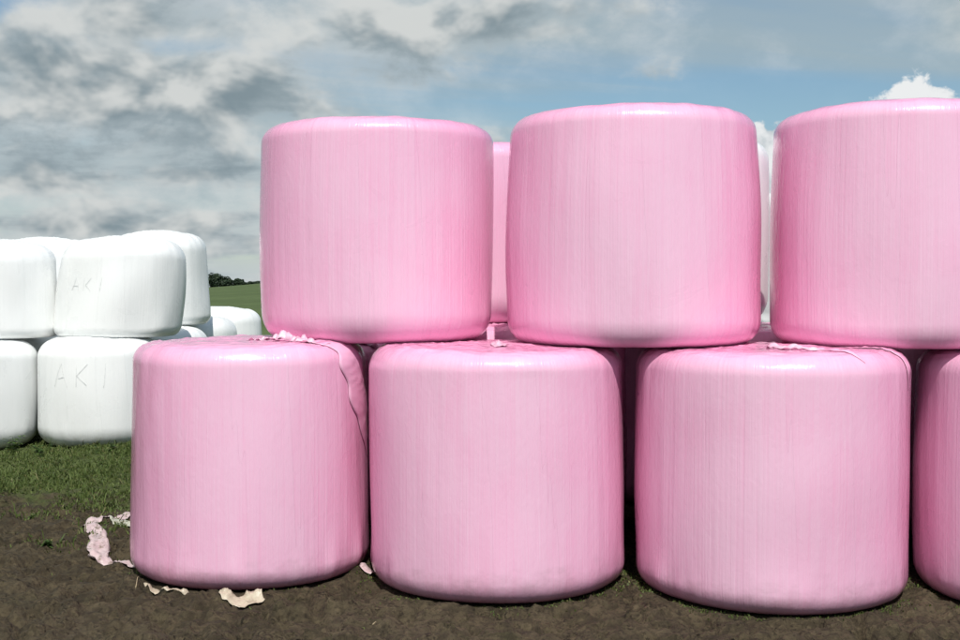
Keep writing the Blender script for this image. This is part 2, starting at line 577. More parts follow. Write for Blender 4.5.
xs = spaced(-900, -3.6, 3.6, 900, 0.022, 1.09)
ys = np.concatenate([np.arange(-12, 3.6, 0.4), np.arange(3.6, 8.6, 0.022), np.arange(8.6, 13.4, 0.06), np.linspace(13.4, 26, 24)])
o = sheet('ground', xs, ys, M_SOIL, True)
tag(o, 'brown trodden soil with thin turf under the bales', kind='structure')
xf = spaced(-900, -30, 30, 900, 2.5, 1.06)
yf = np.concatenate([np.linspace(26, 120, 40), np.linspace(125, 1600, 80)])
o = sheet('field', xf, yf, M_FIELD, False)
tag(o, 'green crop field rising to the trees on the skyline', kind='structure')


# ------------------------------------------------------------------ bale builder
def fourier(seed, n, fmin, fmax):
    r = np.random.default_rng(seed)
    k = r.normal(size=(n, 3))
    k /= np.linalg.norm(k, axis=1)[:, None]
    k *= r.uniform(fmin, fmax, n)[:, None]
    ph = r.uniform(0, 6.283, n)
    am = 1.0 / np.sqrt(n) * r.uniform(0.6, 1.4, n)

    def f(x, y, z):
        t = 0
        for q in range(n):
            t = t + am[q] * np.sin(k[q, 0] * x + k[q, 1] * y + k[q, 2] * z + ph[q])
        return t
    return f


class Bale:
    def __init__(s, name, x, y, z, R, H, seed, mat, rt=0.15, rb=0.15, taper=0.0, bulge=0.012, lean=(0, 0), soil=0.0, nth=240, res=1.0, lobes=0.008, top_pleat=1.0, foot_pleat=1.0, dome=0.008, dent=1.0):
        r = np.random.default_rng(seed)
        n_b, n_c, n_s, n_t = int(8 * res) + 3, int(16 * res) + 3, int(44 * res) + 4, int(22 * res) + 4
        rho, zz, side, s_len = [], [], [], []
        # bottom disc
        for t in np.linspace(0.0, 1, n_b, endpoint=False):
            rho.append(max(0.0, t) * (R - rb)); zz.append(0.0); side.append(0)
        for t in np.linspace(0, 1, n_c, endpoint=False):
            a = t * math.pi / 2
            rho.append(R - rb + rb * math.sin(a) ** 0.92); zz.append(rb * 1.12 * (1 - math.cos(a) ** 0.95)); side.append(t)
        zb, zt = rb * 1.12, H - rt * 0.86
        for t in np.linspace(0, 1, n_s, endpoint=False):
            rho.append(R); zz.append(zb + t * (zt - zb)); side.append(1)
        for t in np.linspace(0, 1, n_c, endpoint=False):
            a = t * math.pi / 2
            rho.append(R - rt + rt * math.cos(a) ** 0.92); zz.append(zt + rt * 0.86 * math.sin(a) ** 0.95); side.append(1 - t)
        for t in np.linspace(0, 1, n_t):
            rho.append((R - rt) * (1 - t)); zz.append(H + dome * (1 - (1 - t) ** 2)); side.append(0)
        rho = np.array(rho); zz = np.array(zz); side = np.array(side)
        ds = np.hypot(np.diff(rho), np.diff(zz))
        sl = np.concatenate([[0], np.cumsum(ds)])
        s.sl = sl
        n = len(rho)
        th = np.linspace(0, 2 * math.pi, nth, endpoint=False)
        TH, RH = np.meshgrid(th, rho)
        ZZ = np.repeat(zz[:, None], nth, 1)
        SD = np.repeat(side[:, None], nth, 1)
        SL = np.repeat(sl[:, None], nth, 1)
        h = ZZ / H
        edge = np.clip(RH / R, 0, 1)
        # barrel belly, taper, out of round
        g = 1 + bulge * (np.sin(math.pi * np.clip(h, 0, 1)) - 0.6) + taper * (0.5 - h)
        p = r.uniform(0, 6.283, 4)
        g = g + lobes * (np.cos(2 * TH + p[0]) * (0.7 + 0.3 * h) + 0.6 * np.cos(3 * TH + p[1]) * (0.9 - 0.4 * h) + 0.35 * np.cos(5 * TH + p[2]))
        RR = RH * g
        X = RR * np.sin(TH)
        Y = -RR * np.cos(TH)
        # dents of the pressed hay
        f1 = fourier(seed + 1, 9, 3.5, 8)
        f2 = fourier(seed + 2, 12, 10, 20)
        d = dent * (0.0075 * f1(X, Y, ZZ * 0.8) + 0.0026 * f2(X, Y, ZZ * 0.6))
        d = d * edge ** 2
        # pleats of film: shoulders, foot, and long faint ones down the wall
        cx, cy = np.cos(TH), np.sin(TH)
        fp = fourier(seed + 3, 16, 14, 42)
        fq = fourier(seed + 4, 14, 8, 26)
        fr = fourier(seed + 5, 16, 30, 60)
        should = np.where(ZZ > H * 0.5, np.exp(-((SL - (sl[-1] - (R - rt) - rt * 0.8)) / 0.16) ** 2), 0)
        foot = np.where(ZZ < H * 0.5, np.exp(-((SL - (R - rb * 0.1)) / 0.17) ** 2), 0)
        d = d + 0.0022 * top_pleat * should * fp(cx, cy, ZZ * 0.3)
        d = d + 0.0045 * foot_pleat * foot * np.maximum(0, fq(cx, cy, ZZ * 0.2)) - 0.0018 * foot * fr(cx, cy, 0)
        d = d + 0.0008 * SD * fr(cx, cy, ZZ * 0.15)
        # creases in the film where it crosses the top
        tp = np.where(ZZ > H * 0.8, (1 - SD), 0) * np.clip(RH / 0.2, 0, 1)
        zt_ = tp * (0.0025 * fq(cx, cy, RH * 2) + 0.0025 * fr(cx * 0.7, cy * 0.7, RH * 6) * top_pleat)
        nz = np.where(ZZ > H * 0.5, (1 - SD), -(1 - SD))
        X = X + d * np.sin(TH) * SD
        Y = Y - d * np.cos(TH) * SD
        Z = ZZ + d * nz * (ZZ > H * 0.5) + zt_
        # soft slump over the foot
        Z = Z - 0.006 * np.sin(math.pi * np.clip(h, 0, 1)) * np.cos(TH * 2 + p[3])
        X = X + lean[0] * ZZ
        Y = Y + lean[1] * ZZ
        s.P = np.stack([X, Y, Z], -1)
        s.TH = TH
        s.nth = nth
        s.side = side
        V = s.P.reshape(-1, 3)
        i, j = np.meshgrid(np.arange(nth), np.arange(n - 1))
        a = (j * nth + i).ravel()
        b_ = (j * nth + (i + 1) % nth).ravel()
        Fc = np.stack([a, b_, b_ + nth, a + nth], -1)
        film = np.stack([np.sin(TH) * R, np.cos(TH) * R, SL], -1).reshape(-1, 3)
        spot = np.stack([SD, ZZ, np.full_like(ZZ, soil)], -1).reshape(-1, 3)
        s.o = mesh_from(name, V, Fc, mat, attrs={'film': film, 'spot': spot})
        s.o.location = (x, y, z)
        s.R, s.H = R, H

    def at(s, th, sl):
        """point and outward normal on the film at angle th (0 = front, + = right) and length sl along the film"""
        i = (th % (2 * math.pi)) / (2 * math.pi) * s.nth
        j = float(np.interp(sl, s.sl, np.arange(len(s.sl))))
        j = min(max(j, 0.001), len(s.sl) - 1.001)
        i0, j0 = int(i) % s.nth, int(j)
        fi, fj = i - int(i), j - j0
        i1 = (i0 + 1) % s.nth
        P = s.P
        p = (P[j0, i0] * (1 - fi) + P[j0, i1] * fi) * (1 - fj) + (P[j0 + 1, i0] * (1 - fi) + P[j0 + 1, i1] * fi) * fj
        du = P[j0, i1] - P[j0, i0]
        dv = P[j0 + 1, i0] - P[j0, i0]
        nn = np.cross(du, dv)
        ln = np.linalg.norm(nn)
        nn = nn / ln if ln > 1e-9 else np.array([0, 0, 1.0])
        return p, nn

    def s_at_height(s, z):
        """film length at height z on the wall"""
        m = s.side == 1
        return float(np.interp(z, s.P[m, 0, 2], s.sl[m]))


def ribbon_on(bale, name, path, width, mat, seed=0, rise=0.010, crumple=0.006, label=None):
    """a strip of loose film lying on a bale; path = [(theta, film length)]"""
    r = np.random.default_rng(seed)
    pts = []
    for q in range(len(path) - 1):
        for t in np.linspace(0, 1, 20, endpoint=(q == len(path) - 2)):
            pts.append([path[q][k] * (1 - t) + path[q + 1][k] * t for k in (0, 1)])
    nw = 13
    V, Fc = [], []
    f = fourier(seed + 9, 14, 40, 170)
    n = len(pts)
    L = bale.sl[-1]
    for k, (th, sl) in enumerate(pts):
        fade = min(1.0, 4 * k / n, 4 * (n - 1 - k) / n)
        rr = max(0.12, min(bale.R, L - sl))
        for w in range(nw):
            c = (w / (nw - 1) - 0.5)
            wd = width * (0.9 + 0.1 * math.sin(k * 0.4 + seed)) * (0.04 + 0.96 * fade)
            p, nn = bale.at(th + c * wd / rr, sl)
            lift = 0.0015 + 0.002 * fade + rise * (1 - abs(2 * c) ** 2.0) * fade + crumple * fade * abs(f(p[0], p[1], p[2])) * (1 - 0.5 * abs(2 * c))
            V.append(p + nn * lift)
    for k in range(n - 1):
        for w in range(nw - 1):
            a = k * nw + w
            Fc.append((a, a + 1, a + nw + 1, a + nw))
    o = mesh_from(name, V, Fc, mat, bale.o)
    sol = o.modifiers.new('thickness', 'SOLIDIFY')
    sol.thickness = 0.001
    if label:
        o['label'] = label
    return o


LETTERS = {'A': [[(0, 0), (0.5, 1), (0.95, 0.02)], [(0.2, 0.38), (0.8, 0.36)]],
           'K': [[(0.1, 0), (0.12, 1)], [(0.85, 1), (0.14, 0.45), (0.95, 0.0)]],
           'I': [[(0.4, 0), (0.45, 1)]]}


def write_on(bale, th0, z0, size, wide, gap, seed, width=0.009):
    """AKI in faint marker on the wall of a bale"""
    jr = random.Random(seed)
    th = th0
    for ch, adv in (('A', 1.0), ('K', 1.0 + gap), ('I', 0.6)):
        V, Fc = [], []
        for st in LETTERS[ch]:
            st = [(x_ + jr.uniform(-.09, .09), y_ + jr.uniform(-.07, .07)) for x_, y_ in st]
            bow = jr.uniform(-0.05, 0.05)
            for q in range(len(st) - 1):
                (x0, y0), (x1, y1) = st[q], st[q + 1]
                ex, ey = (x1 - x0) * wide, (y1 - y0) * size
                ln = math.hypot(ex, ey)
                nx_, ny_ = -ey / ln, ex / ln
                base = len(V)
                for t in np.linspace(0, 1, 9):
                    for sgn in (-1, 1):
                        ax = (x0 + (x1 - x0) * t + bow * math.sin(math.pi * t)) * wide + sgn * nx_ * width * (0.5 - 0.3 * t)
                        ay = (y0 + (y1 - y0) * t) * size + sgn * ny_ * width / 2
                        p, nn = bale.at(th + ax / bale.R, bale.s_at_height(z0 + ay))
                        V.append(p + nn * (0.0035 + 0.0006 * q + 0.0004 * len(Fc) / 16))
                for k in range(8):
                    a = base + 2 * k
                    Fc.append((a, a + 1, a + 3, a + 2))
        mesh_from('marker_letter', V, Fc, M_INK, bale.o)
        th += (adv * wide * 1.45) / bale.R


# ------------------------------------------------------------------ the pink stack
G_PF = 'pink wrapped bales of the near stack'
pf = []
LB = ['pink wrapped bale on the soil at the left end of the bottom row',
      'pink wrapped bale in the bottom row, second from its left end',
      'pink wrapped bale in the bottom row, third from the left, wrinkled film on top',
      'pink wrapped bale in the bottom row cut off by the right edge of the photo']
prm = [dict(rt=0.125, rb=0.10, taper=-0.01, bulge=0.012), dict(rt=0.125, rb=0.095, taper=0.0, bulge=0.012), dict(rt=0.125, rb=0.095, taper=0.0, bulge=0.010), dict(rt=0.13, rb=0.10)]
prm[0]['taper'] = 0.03
for k, (x, y, z, R, H) in enumerate(PL):
    bl = Bale('silage_bale', x, y, z - 0.006, R, H, 100 + 10 * k, M_PINK, soil=1.0, foot_pleat=2.0, **prm[k])
    tag(bl.o, LB[k], 'bale', G_PF)
    pf.append(bl)
PU = [(-0.565, 6.65, 1.184, 0.633, 1.16), (0.803, 6.32, 1.182, 0.651, 1.175), (2.175, 6.20, 1.182, 0.664, 1.18)]
LU = ['pink wrapped bale on top, leftmost of the three in front',
      'pink wrapped bale on top, middle of the three in front',
      'pink wrapped bale on top, cut off by the right edge of the photo']
pu = []
prm = [dict(rt=0.105, rb=0.135, taper=0.0, bulge=0.02, lean=(0.004, 0)), dict(rt=0.105, rb=0.12, taper=0.045, bulge=0.014), dict(rt=0.11, rb=0.11, taper=0.03, bulge=0.018)]
for k, (x, y, z, R, H) in enumerate(PU):
    bl = Bale('silage_bale', x, y, z, R, H, 200 + 10 * k, M_PINK, foot_pleat=0.5, top_pleat=0.5, **prm[k])
    tag(bl.o, LU[k], 'bale', G_PF)
    pu.append(bl)
LBB = ['pink wrapped bale of the second bottom row, behind its leftmost front neighbour',
       'pink wrapped bale of the second bottom row, behind the middle of the front row',
       'pink wrapped bale of the second bottom row, its crumpled top behind the right gap',
       'pink wrapped bale at the right end of the second bottom row',
       'pink wrapped bale added deep behind the bottom row to keep its gap dark']  # last one is an added occluder that keeps the gap dark
for k, (x, y, z, R, H) in enumerate(PB):
    bl = Bale('silage_bale', x, y, z - 0.006, R, H, 300 + 10 * k, M_PINK, soil=1.0, nth=150, res=0.7, top_pleat=2.0)
    tag(bl.o, LBB[k], 'bale', G_PF)
    if k == 0:
        ribbon_on(bl, 'film_tail', [(0.9, bl.sl[-1] - 0.30), (0.55, bl.sl[-1] - 0.50), (0.75, bl.sl[-1] - 0.62)], 0.10, M_TAIL, 31, 0.012, 0.018)
    if k in (1, 2):
        ribbon_on(bl, 'film_tail', [(0.6 if k == 1 else -0.75, bl.sl[-1] - 0.22), (-0.3 if k == 1 else -0.5, bl.sl[-1] - 0.44)], 0.12, M_TAIL, 33 + k, 0.010, 0.016)
bl = Bale('silage_bale', -0.06, 7.93, 1.245, 0.62, 1.13, 330, M_PINK, nth=150, res=0.7, rt=0.12)
tag(bl.o, 'pink wrapped bale standing behind, seen as a strip between the two left top bales', 'bale', G_PF)
bl = Bale('silage_bale', 2.55, 7.54, 1.245, 0.635, 1.10, 335, M_PINK, nth=120, res=0.6)  # unseen bale, added to keep light out of the right-hand gap below
tag(bl.o, 'unseen pink wrapped bale added behind the right top bale to block light', 'bale', G_PF)
bl = Bale('silage_bale', 1.20, 7.70, 1.245, 0.625, 1.15, 340, M_WHITE, nth=150, res=0.7, rt=0.14, rb=0.16, taper=0.02)
tag(bl.o, 'white wrapped bale behind, seen as a strip between the middle and right top bales', 'bale', 'white wrapped bales behind the pink stack')
# farther back, holding up the other white bale seen in the same gap
bl = Bale('silage_bale', 2.78, 9.5, 1.165, 0.62, 1.05, 350, M_WHITE, nth=120, res=0.6)
tag(bl.o, 'white wrapped bale farthest back in the gap, a thin strip beside the right top bale', 'bale', 'white wrapped bales behind the pink stack')
for k, x in enumerate((2.50, 3.82)):
    bl = Bale('silage_bale', x, 9.45, 0.0, 0.64, 1.16, 360 + k, M_WHITE, soil=1.0, nth=120, res=0.6)
    tag(bl.o, ['white wrapped bale hidden low behind the pink stack, left of the two bearing another', 'white wrapped bale hidden low behind the pink stack, right of the two bearing another'][k], 'bale', 'white wrapped bales behind the pink stack')

# loose ends of the wrapping
b = pf[0]
E = b.sl[-1]
ribbon_on(b, 'film_tail', [(0.10, E - 0.27), (0.40, E - 0.30), (0.62, E - 0.34), (0.85, E - 0.42), (1.02, E - 0.52)], 0.12, M_TAIL, 41, 0.008, 0.026, 'crumpled pink film end bunched under the upper bale')
ribbon_on(b, 'film_flap', [(1.02, E - 0.36), (1.10, E - 0.52), (1.20, E - 0.72), (1.36, E - 0.95), (1.52, E - 1.20)], 0.26, M_PINK, 43, 0.010, 0.003, 'folded film strip running down the right shoulder')
b = pf[1]
E = b.sl[-1]
ribbon_on(b, 'film_tail', [(-0.10, E - 0.10), (0.06, E - 0.25), (-0.04, E - 0.38)], 0.08, M_TAIL, 45, 0.006, 0.012)
b = pf[2]
E = b.sl[-1]
ribbon_on(b, 'film_tail', [(-0.30, E - 0.22), (-0.12, E - 0.36), (0.12, E - 0.46), (0.30, E - 0.50)], 0.07, M_TAIL, 47, 0.006, 0.014)
ribbon_on(b, 'film_flap', [(0.10, E - 0.28), (0.26, E - 0.40), (0.38, E - 0.54), (0.46, E - 0.66)], 0.05, M_PINK, 49, 0.004, 0.004)
ribbon_on(b, 'film_flap', [(1.02, E - 0.34), (0.98, E - 0.48), (1.00, E - 0.66), (1.0, E - 0.8)], 0.09, M_PINK, 51, 0.004, 0.002)

# ------------------------------------------------------------------ the white stack
G_W = 'white wrapped bales of the far stack'
WL = [(-5.38, 12.75, 0.632, 1.13, 'white wrapped bale in the bottom row at the left edge of the photo'),
      (-4.085, 12.9, 0.632, 1.14, 'white wrapped bale on the grass with faint AKI written under its rim'),
      (-3.93, 14.45, 0.632, 1.12, 'white low bale just behind the bottom one marked AKI'),
      (-3.92, 16.1, 0.632, 1.09, 'white low bale next to last in the row running back'),
      (-3.90, 17.9, 0.632, 1.09, 'white low bale at the far end of the row, against the green field'),
      (-5.36, 14.2, 0.632, 1.12, 'white low bale hidden at the back under the small dome at the left')]
wl = []
for k, (x, y, R, H, lab) in enumerate(WL):
    z = float(terrain(np.array(x), np.array(y)))
    bl = Bale('silage_bale', x, y, z - 0.01, R, H, 500 + 10 * k, M_WHITE, rt=0.23, rb=0.19, bulge=0.035, soil=1.0, nth=160, res=0.75, lobes=0.011, foot_pleat=1.8, dome=0.035, dent=1.7)
    tag(bl.o, lab, 'bale', G_W)
    wl.append(bl)
WU = [(-5.28, 13.15, 0.93, 0.63, 1.03, (0.01, 0), 'white wrapped bale on top at the left edge of the photo'),
      (-3.99, 13.22, 0.94, 0.652, 1.06, (0.075, 0), 'white wrapped bale on top leaning right, with faint AKI written on it'),
      (-4.06, 15.1, 1.01, 0.63, 1.14, (0.02, 0), 'white wrapped bale on top behind the leaning one, its right edge against the field'),
      (-5.42, 14.95, 1.0, 0.63, 1.06, (0, 0), 'white wrapped bale behind at the left, only its domed top showing')]
wu = []
for k, (x, y, z, R, H, lean, lab) in enumerate(WU):
    bl = Bale('silage_bale', x, y, z, R, H, 600 + 10 * k, M_WHITE, rt=0.25, rb=0.10, bulge=0.035, lean=lean, nth=160, res=0.75, lobes=0.012, taper=0.085, dome=0.045, dent=2.0, top_pleat=1.6)
    tag(bl.o, lab, 'bale', G_W)
    wu.append(bl)
write_on(wl[1], -0.46, 0.66, 0.23, 0.15, 0.1, 3)
write_on(wu[1], -0.56, 0.50, 0.14, 0.10, 0.1, 8)


# ------------------------------------------------------------------ scraps of film on the soil
def scrap_strip(name, pts, widths, mat, seed, label, amp=0.008, thick=0.0008):
    n = 10
    P = []
    for q in range(len(pts) - 1):
        for t in np.linspace(0, 1, n, endpoint=(q == len(pts) - 2)):
            P.append((pts[q][0] * (1 - t) + pts[q + 1][0] * t, pts[q][1] * (1 - t) + pts[q + 1][1] * t, widths[q] * (1 - t) + widths[q + 1] * t))
    P = np.array(P)
    for _ in range(3):
        P[1:-1] = 0.25 * P[:-2] + 0.5 * P[1:-1] + 0.25 * P[2:]
    tan = np.gradient(P[:, :2], axis=0)
    tan /= np.linalg.norm(tan, axis=1)[:, None] + 1e-9
    nor = np.stack([-tan[:, 1], tan[:, 0]], -1)
    nw = 11
    f = fourier(seed, 12, 18, 60)
    f2 = fourier(seed + 1, 10, 50, 140)
    ox, oy = P[:, 0].mean(), P[:, 1].mean()
    V, Fc = [], []
    for k in range(len(P)):
        e1 = 1 + 0.16 * f(P[k, 0], P[k, 1], 0.0)
        e2 = 1 + 0.16 * f(P[k, 0], P[k, 1], 3.0)
        for w in range(nw):
            c = w / (nw - 1) - 0.5
            wd = P[k, 2] * (e1 if c < 0 else e2)
            x, y = P[k, :2] + nor[k] * c * wd
            x += 0.004 * f2(x, y, 1.0)
            y += 0.004 * f2(x, y, 2.0)
            gx, gy = np.array([x, x + .03, x - .03, x, x]), np.array([y, y, y, y + .03, y - .03])
            gq = ground_z(gx, gy)
            gz = max(float(gq[0]), float(gq.mean())) + 0.007
            edge = 1 - abs(2 * c) ** 3
            z = gz + 0.004 + amp * (abs(f(x, y, 1.0)) * 0.8 + 0.35 * abs(f2(x, y, 0))) * (0.25 + 0.75 * edge)
            V.append((x - ox, y - oy, z))
    for k in range(len(P) - 1):
        for w in range(nw - 1):
            a = k * nw + w
            Fc.append((a, a + 1, a + nw + 1, a + nw))
    o = mesh_from(name, V, Fc, mat)
    o.location = (ox, oy, 0)
    sol = o.modifiers.new('thickness', 'SOLIDIFY')
    sol.thickness = thick
    sol.offset = 1
    return tag(o, label, 'plastic scrap', 'torn film scraps on the soil')


gp = ground_pt
scrap_strip('film_scrap', [gp(136, 516), gp(118, 521), gp(98, 524), gp(87, 529), gp(96, 538), gp(95, 550), gp(98, 557), gp(116, 563), gp(134, 569)], [0.07, 0.08, 0.12, 0.10, 0.08, 0.12, 0.10, 0.05, 0.03], M_SCRAP_P, 71, 'long crumpled pink film scrap curling out left of the end bale')
scrap_strip('film_scrap', [gp(112, 523), gp(122, 527), gp(134, 531)], [0.07, 0.14, 0.12], M_SCRAP_W, 73, 'soiled white film scrap inside the curl of the pink strip', 0.009)
scrap_strip('film_scrap', [gp(143, 587), gp(152, 593), gp(165, 596), gp(178, 597), gp(192, 597)], [0.02, 0.05, 0.05, 0.045, 0.02], M_SCRAP_C, 75, 'thin cream film strip along the foot of the left end bale', 0.005)
scrap_strip('film_scrap', [gp(219, 605), gp(230, 604), gp(246, 604), gp(262, 602)], [0.05, 0.12, 0.13, 0.05], M_SCRAP_C, 77, 'flat cream film scrap lying on bare soil before the left end bale', 0.005)
scrap_strip('film_scrap', [gp(362, 574), gp(368, 576), gp(374, 577)], [0.04, 0.07, 0.04], M_SCRAP_P, 79, 'small pink film scrap at the foot of the gap between two bottom bales', 0.012)


def straw(pa, pb, label, rad=0.0022):
    a = Vector((*pa, float(ground_z(np.array(pa[0]), np.array(pa[1]))) + 0.006))
    c = Vector((*pb, float(ground_z(np.array(pb[0]), np.array(pb[1]))) + 0.009))
    m = (a + c) / 2
    m.z = max(m.z, float(ground_z(np.array(m.x), np.array(m.y))) + 0.007)
    m.y += 0.006
    V, Fc = [], []
    pts = [a, (a + m) / 2 + Vector((0, 0.002, 0)), m, (m + c) / 2, c]
    d = (c - a).normalized()
    u = d.cross(Vector((0, 0, 1))).normalized()
    v = u.cross(d)
    for q, p_ in enumerate(pts):
        r = rad * (1 - 0.12 * q)
        for k in range(6):
            an = k * math.pi / 3
            V.append(tuple(p_ + u * r * math.cos(an) + v * r * math.sin(an) - a))
    for q in range(4):
        for k in range(6):
            Fc.append((q * 6 + k, q * 6 + (k + 1) % 6, q * 6 + 6 + (k + 1) % 6, q * 6 + 6 + k))
    Fc.append(tuple(range(5, -1, -1)))
    Fc.append(tuple(range(24, 30)))
    o = mesh_from('straw', V, Fc, M_STRAW)
    o.location = a
    return tag(o, label, 'straw', 'loose straws on the soil')


straw(gp(212, 629), gp(226, 624), 'pale straw below the flat cream scrap')
straw(gp(133, 592), gp(137, 581), 'pale straw left of the foot of the end bale')
straw(gp(372, 630), gp(378, 627), 'short straw on the soil below the second bottom bale')

# ------------------------------------------------------------------ grass and weeds
def blades(name, X, Y, hgt, wid, mat, seed, spread=0.6):
    r = np.random.default_rng(seed)
    n = len(X)
    Z = ground_z(X, Y) - 0.004
    an = r.uniform(0, 6.283, n)
    le = r.uniform(0.1, 1.0, n) * spread
    ln = hgt
    dxx, dyy = np.cos(an), np.sin(an)
    fx = r.uniform(0, 6.283, n)
    wx, wy = np.cos(fx) * wid / 2, np.sin(fx) * wid / 2
    b0 = np.stack([X - wx, Y - wy, Z], -1)
    b1 = np.stack([X + wx, Y + wy, Z], -1)
    mx, my, mz = X + dxx * le * ln * 0.35, Y + dyy * le * ln * 0.35, Z + ln * 0.6
    m0 = np.stack([mx - wx * 0.8, my - wy * 0.8, mz], -1)
    m1 = np.stack([mx + wx * 0.8, my + wy * 0.8, mz], -1)
    tp = np.stack([X + dxx * le * ln, Y + dyy * le * ln, Z + ln * (1 - 0.35 * le)], -1)
    V = np.stack([b0, b1, m0, m1, tp], 1).reshape(-1, 3)
    k = np.arange(n) * 5
    Fc = np.concatenate([np.stack([k, k + 1, k + 3], -1), np.stack([k, k + 3, k + 2], -1), np.stack([k + 2, k + 3, k + 4], -1)])
    tint = np.stack([r.uniform(0, 1, n), r.uniform(0, 1, n), np.zeros(n)], -1)
    T = np.repeat(tint, 5, 0)
    return mesh_from(name, V, Fc, mat, attrs={'tint': T}, smooth_=False)


def in_bale(X, Y, m=0.02):
    k = np.zeros(len(X), bool)
    for bx, by, bz, br, bh in PL + PB:
        k |= np.hypot(X - bx, Y - by) < br - m
    for x, y, R, H, lab in WL:
        k |= np.hypot(X - x, Y - y) < R - 0.06
    return k


r = np.random.default_rng(5)
n = 520000
X = r.uniform(-7.5, -0.8, n)
Y = r.uniform(6.4, 14.5, n)
dn = turf_mask(X, Y)
cl = fbm(X * 2.2, Y * 2.2, 121, 4, 0.6)
pr = np.clip((dn * 1.25 + (cl - 0.5) * 1.9 - 0.30) * 0.95, 0, 0.8) * np.where(X > -1.3, 0.3, 1)
keep = (r.uniform(0, 1, n) < pr) & ~in_bale(X, Y)
X, Y, cl = X[keep], Y[keep], cl[keep]
h = r.uniform(0.012, 0.034, len(X)) * (0.6 + 1.3 * np.clip(cl - 0.35, 0, 1) * 2)
tall = r.uniform(0, 1, len(X)) < 0.05
h = np.where(tall, h * r.uniform(1.5, 3.0, len(X)), h)
o = blades('grass', X, Y, h, r.uniform(0.005, 0.011, len(X)), M_GRASS, 61, 1.3)
tag(o, 'short patchy grass between the pink and the white stacks', 'grass', kind='stuff')

# thin fringe of grass at the feet of the pink bales
Xs, Ys, Hs = [], [], []
for q, (bx, by, bz, br, bh) in enumerate(PL):
    m = 2600
    a = r.uniform(-1.9, 1.9, m)
    rad = br - 0.06 + np.abs(r.normal(0, 0.075, m))
    x, y = bx + rad * np.sin(a), by - rad * np.cos(a)
    lump = fbm(x * 5 + q * 7, y * 5, 141, 3)
    side_ = 0.25 + 0.75 * smooth(0.2, 1.0, np.abs(a))
    k = r.uniform(0, 1, m) < np.clip((lump - 0.46) * 6, 0, 1) * side_ * (0.35 if q == 0 else 1)
    Xs.append(x[k]); Ys.append(y[k]); Hs.append(r.uniform(0.007, 0.020, k.sum()))
X, Y, h = np.concatenate(Xs), np.concatenate(Ys), np.concatenate(Hs)
# strays on the open soil
m = 26000
x, y = r.uniform(-3.6, 3.2, m), r.uniform(4.6, 8.0, m)
k = (r.uniform(0, 1, m) < np.clip((fbm(x * 1.7, y * 1.7, 151, 4, 0.6) - 0.56) * 5, 0, 1) * 0.35 * np.where(x < -1.6, 1, 0.35)) & ~in_bale(x, y, -0.02)
X, Y, h = np.concatenate([X, x[k]]), np.concatenate([Y, y[k]]), np.concatenate([h, r.uniform(0.008, 0.024, k.sum())])
o = blades('grass', X, Y, h, r.uniform(0.004, 0.009, len(X)), M_GRASS, 63, 1.4)
tag(o, 'sparse grass at the feet of the pink bales and on the soil', 'grass', kind='stuff')


def weed(px, py, z, hgt, nst, seed, label, leaf=0.035):
    x, y = ground_pt(px, py, z)
    rr = random.Random(seed)
    root = bpy.data.objects.new('weed', None)
    C.objects.link(root)
    gz = float(ground_z(np.array(x), np.array(y)))
    root.location = (x, y, gz)
    tag(root, label, 'weed', 'weeds on the grass')
    SV, SF, LV, LF, LT = [], [], [], [], []
    for s_ in range(nst):
        an = rr.uniform(0, 6.283)
        le = rr.uniform(0.1, 0.45)
        L = hgt * rr.uniform(0.6, 1.0)
        pts = []
        for q in range(6):
            t = q / 5
            pts.append(Vector((math.cos(an) * le * L * t ** 1.4 + rr.uniform(-.006, .006), math.sin(an) * le * L * t ** 1.4, L * t - 0.01)))
        b0 = len(SV)
        for q, p_ in enumerate(pts):
            rd = 0.0028 * (1 - 0.12 * q)
            for k in range(4):
                SV.append((p_.x + rd * math.cos(k * 1.571), p_.y + rd * math.sin(k * 1.571), p_.z))
        for q in range(5):
            for k in range(4):
                SF.append((b0 + q * 4 + k, b0 + q * 4 + (k + 1) % 4, b0 + q * 4 + 4 + (k + 1) % 4, b0 + q * 4 + 4 + k))
        for q in range(rr.randint(6, 10)):
            t = rr.uniform(0.1, 1.0)
            i0 = min(4, int(t * 5))
            p_ = pts[i0].lerp(pts[i0 + 1], t * 5 - i0)
            a2 = rr.uniform(0, 6.283)
            d = Vector((math.cos(a2), math.sin(a2), rr.uniform(-0.2, 0.7))).normalized()
            l = leaf * rr.uniform(0.6, 1.3) * (1.2 - 0.6 * t)
            sd_ = d.cross(Vector((0, 0, 1))).normalized() * l * 0.28
            b1 = len(LV)
            for v in (p_, p_ + d * l * 0.5 + sd_, p_ + d * l + Vector((0, 0, -l * 0.2)), p_ + d * l * 0.5 - sd_, p_ + d * l * 0.5 + Vector((0, 0, -l * 0.08))):
                LV.append(tuple(v))
            LF += [(b1, b1 + 1, b1 + 4), (b1 + 1, b1 + 2, b1 + 4), (b1 + 2, b1 + 3, b1 + 4), (b1 + 3, b1, b1 + 4)]
            ti = (rr.random(), rr.random(), 0)
            LT += [ti] * 5
    mesh_from('stem', SV, SF, M_WEED, root, attrs={'tint': [(0.6, 0.3, 0)] * len(SV)})
    tag(mesh_from('foliage', LV, LF, M_WEED, root, attrs={'tint': LT}, smooth_=False), kind='stuff')


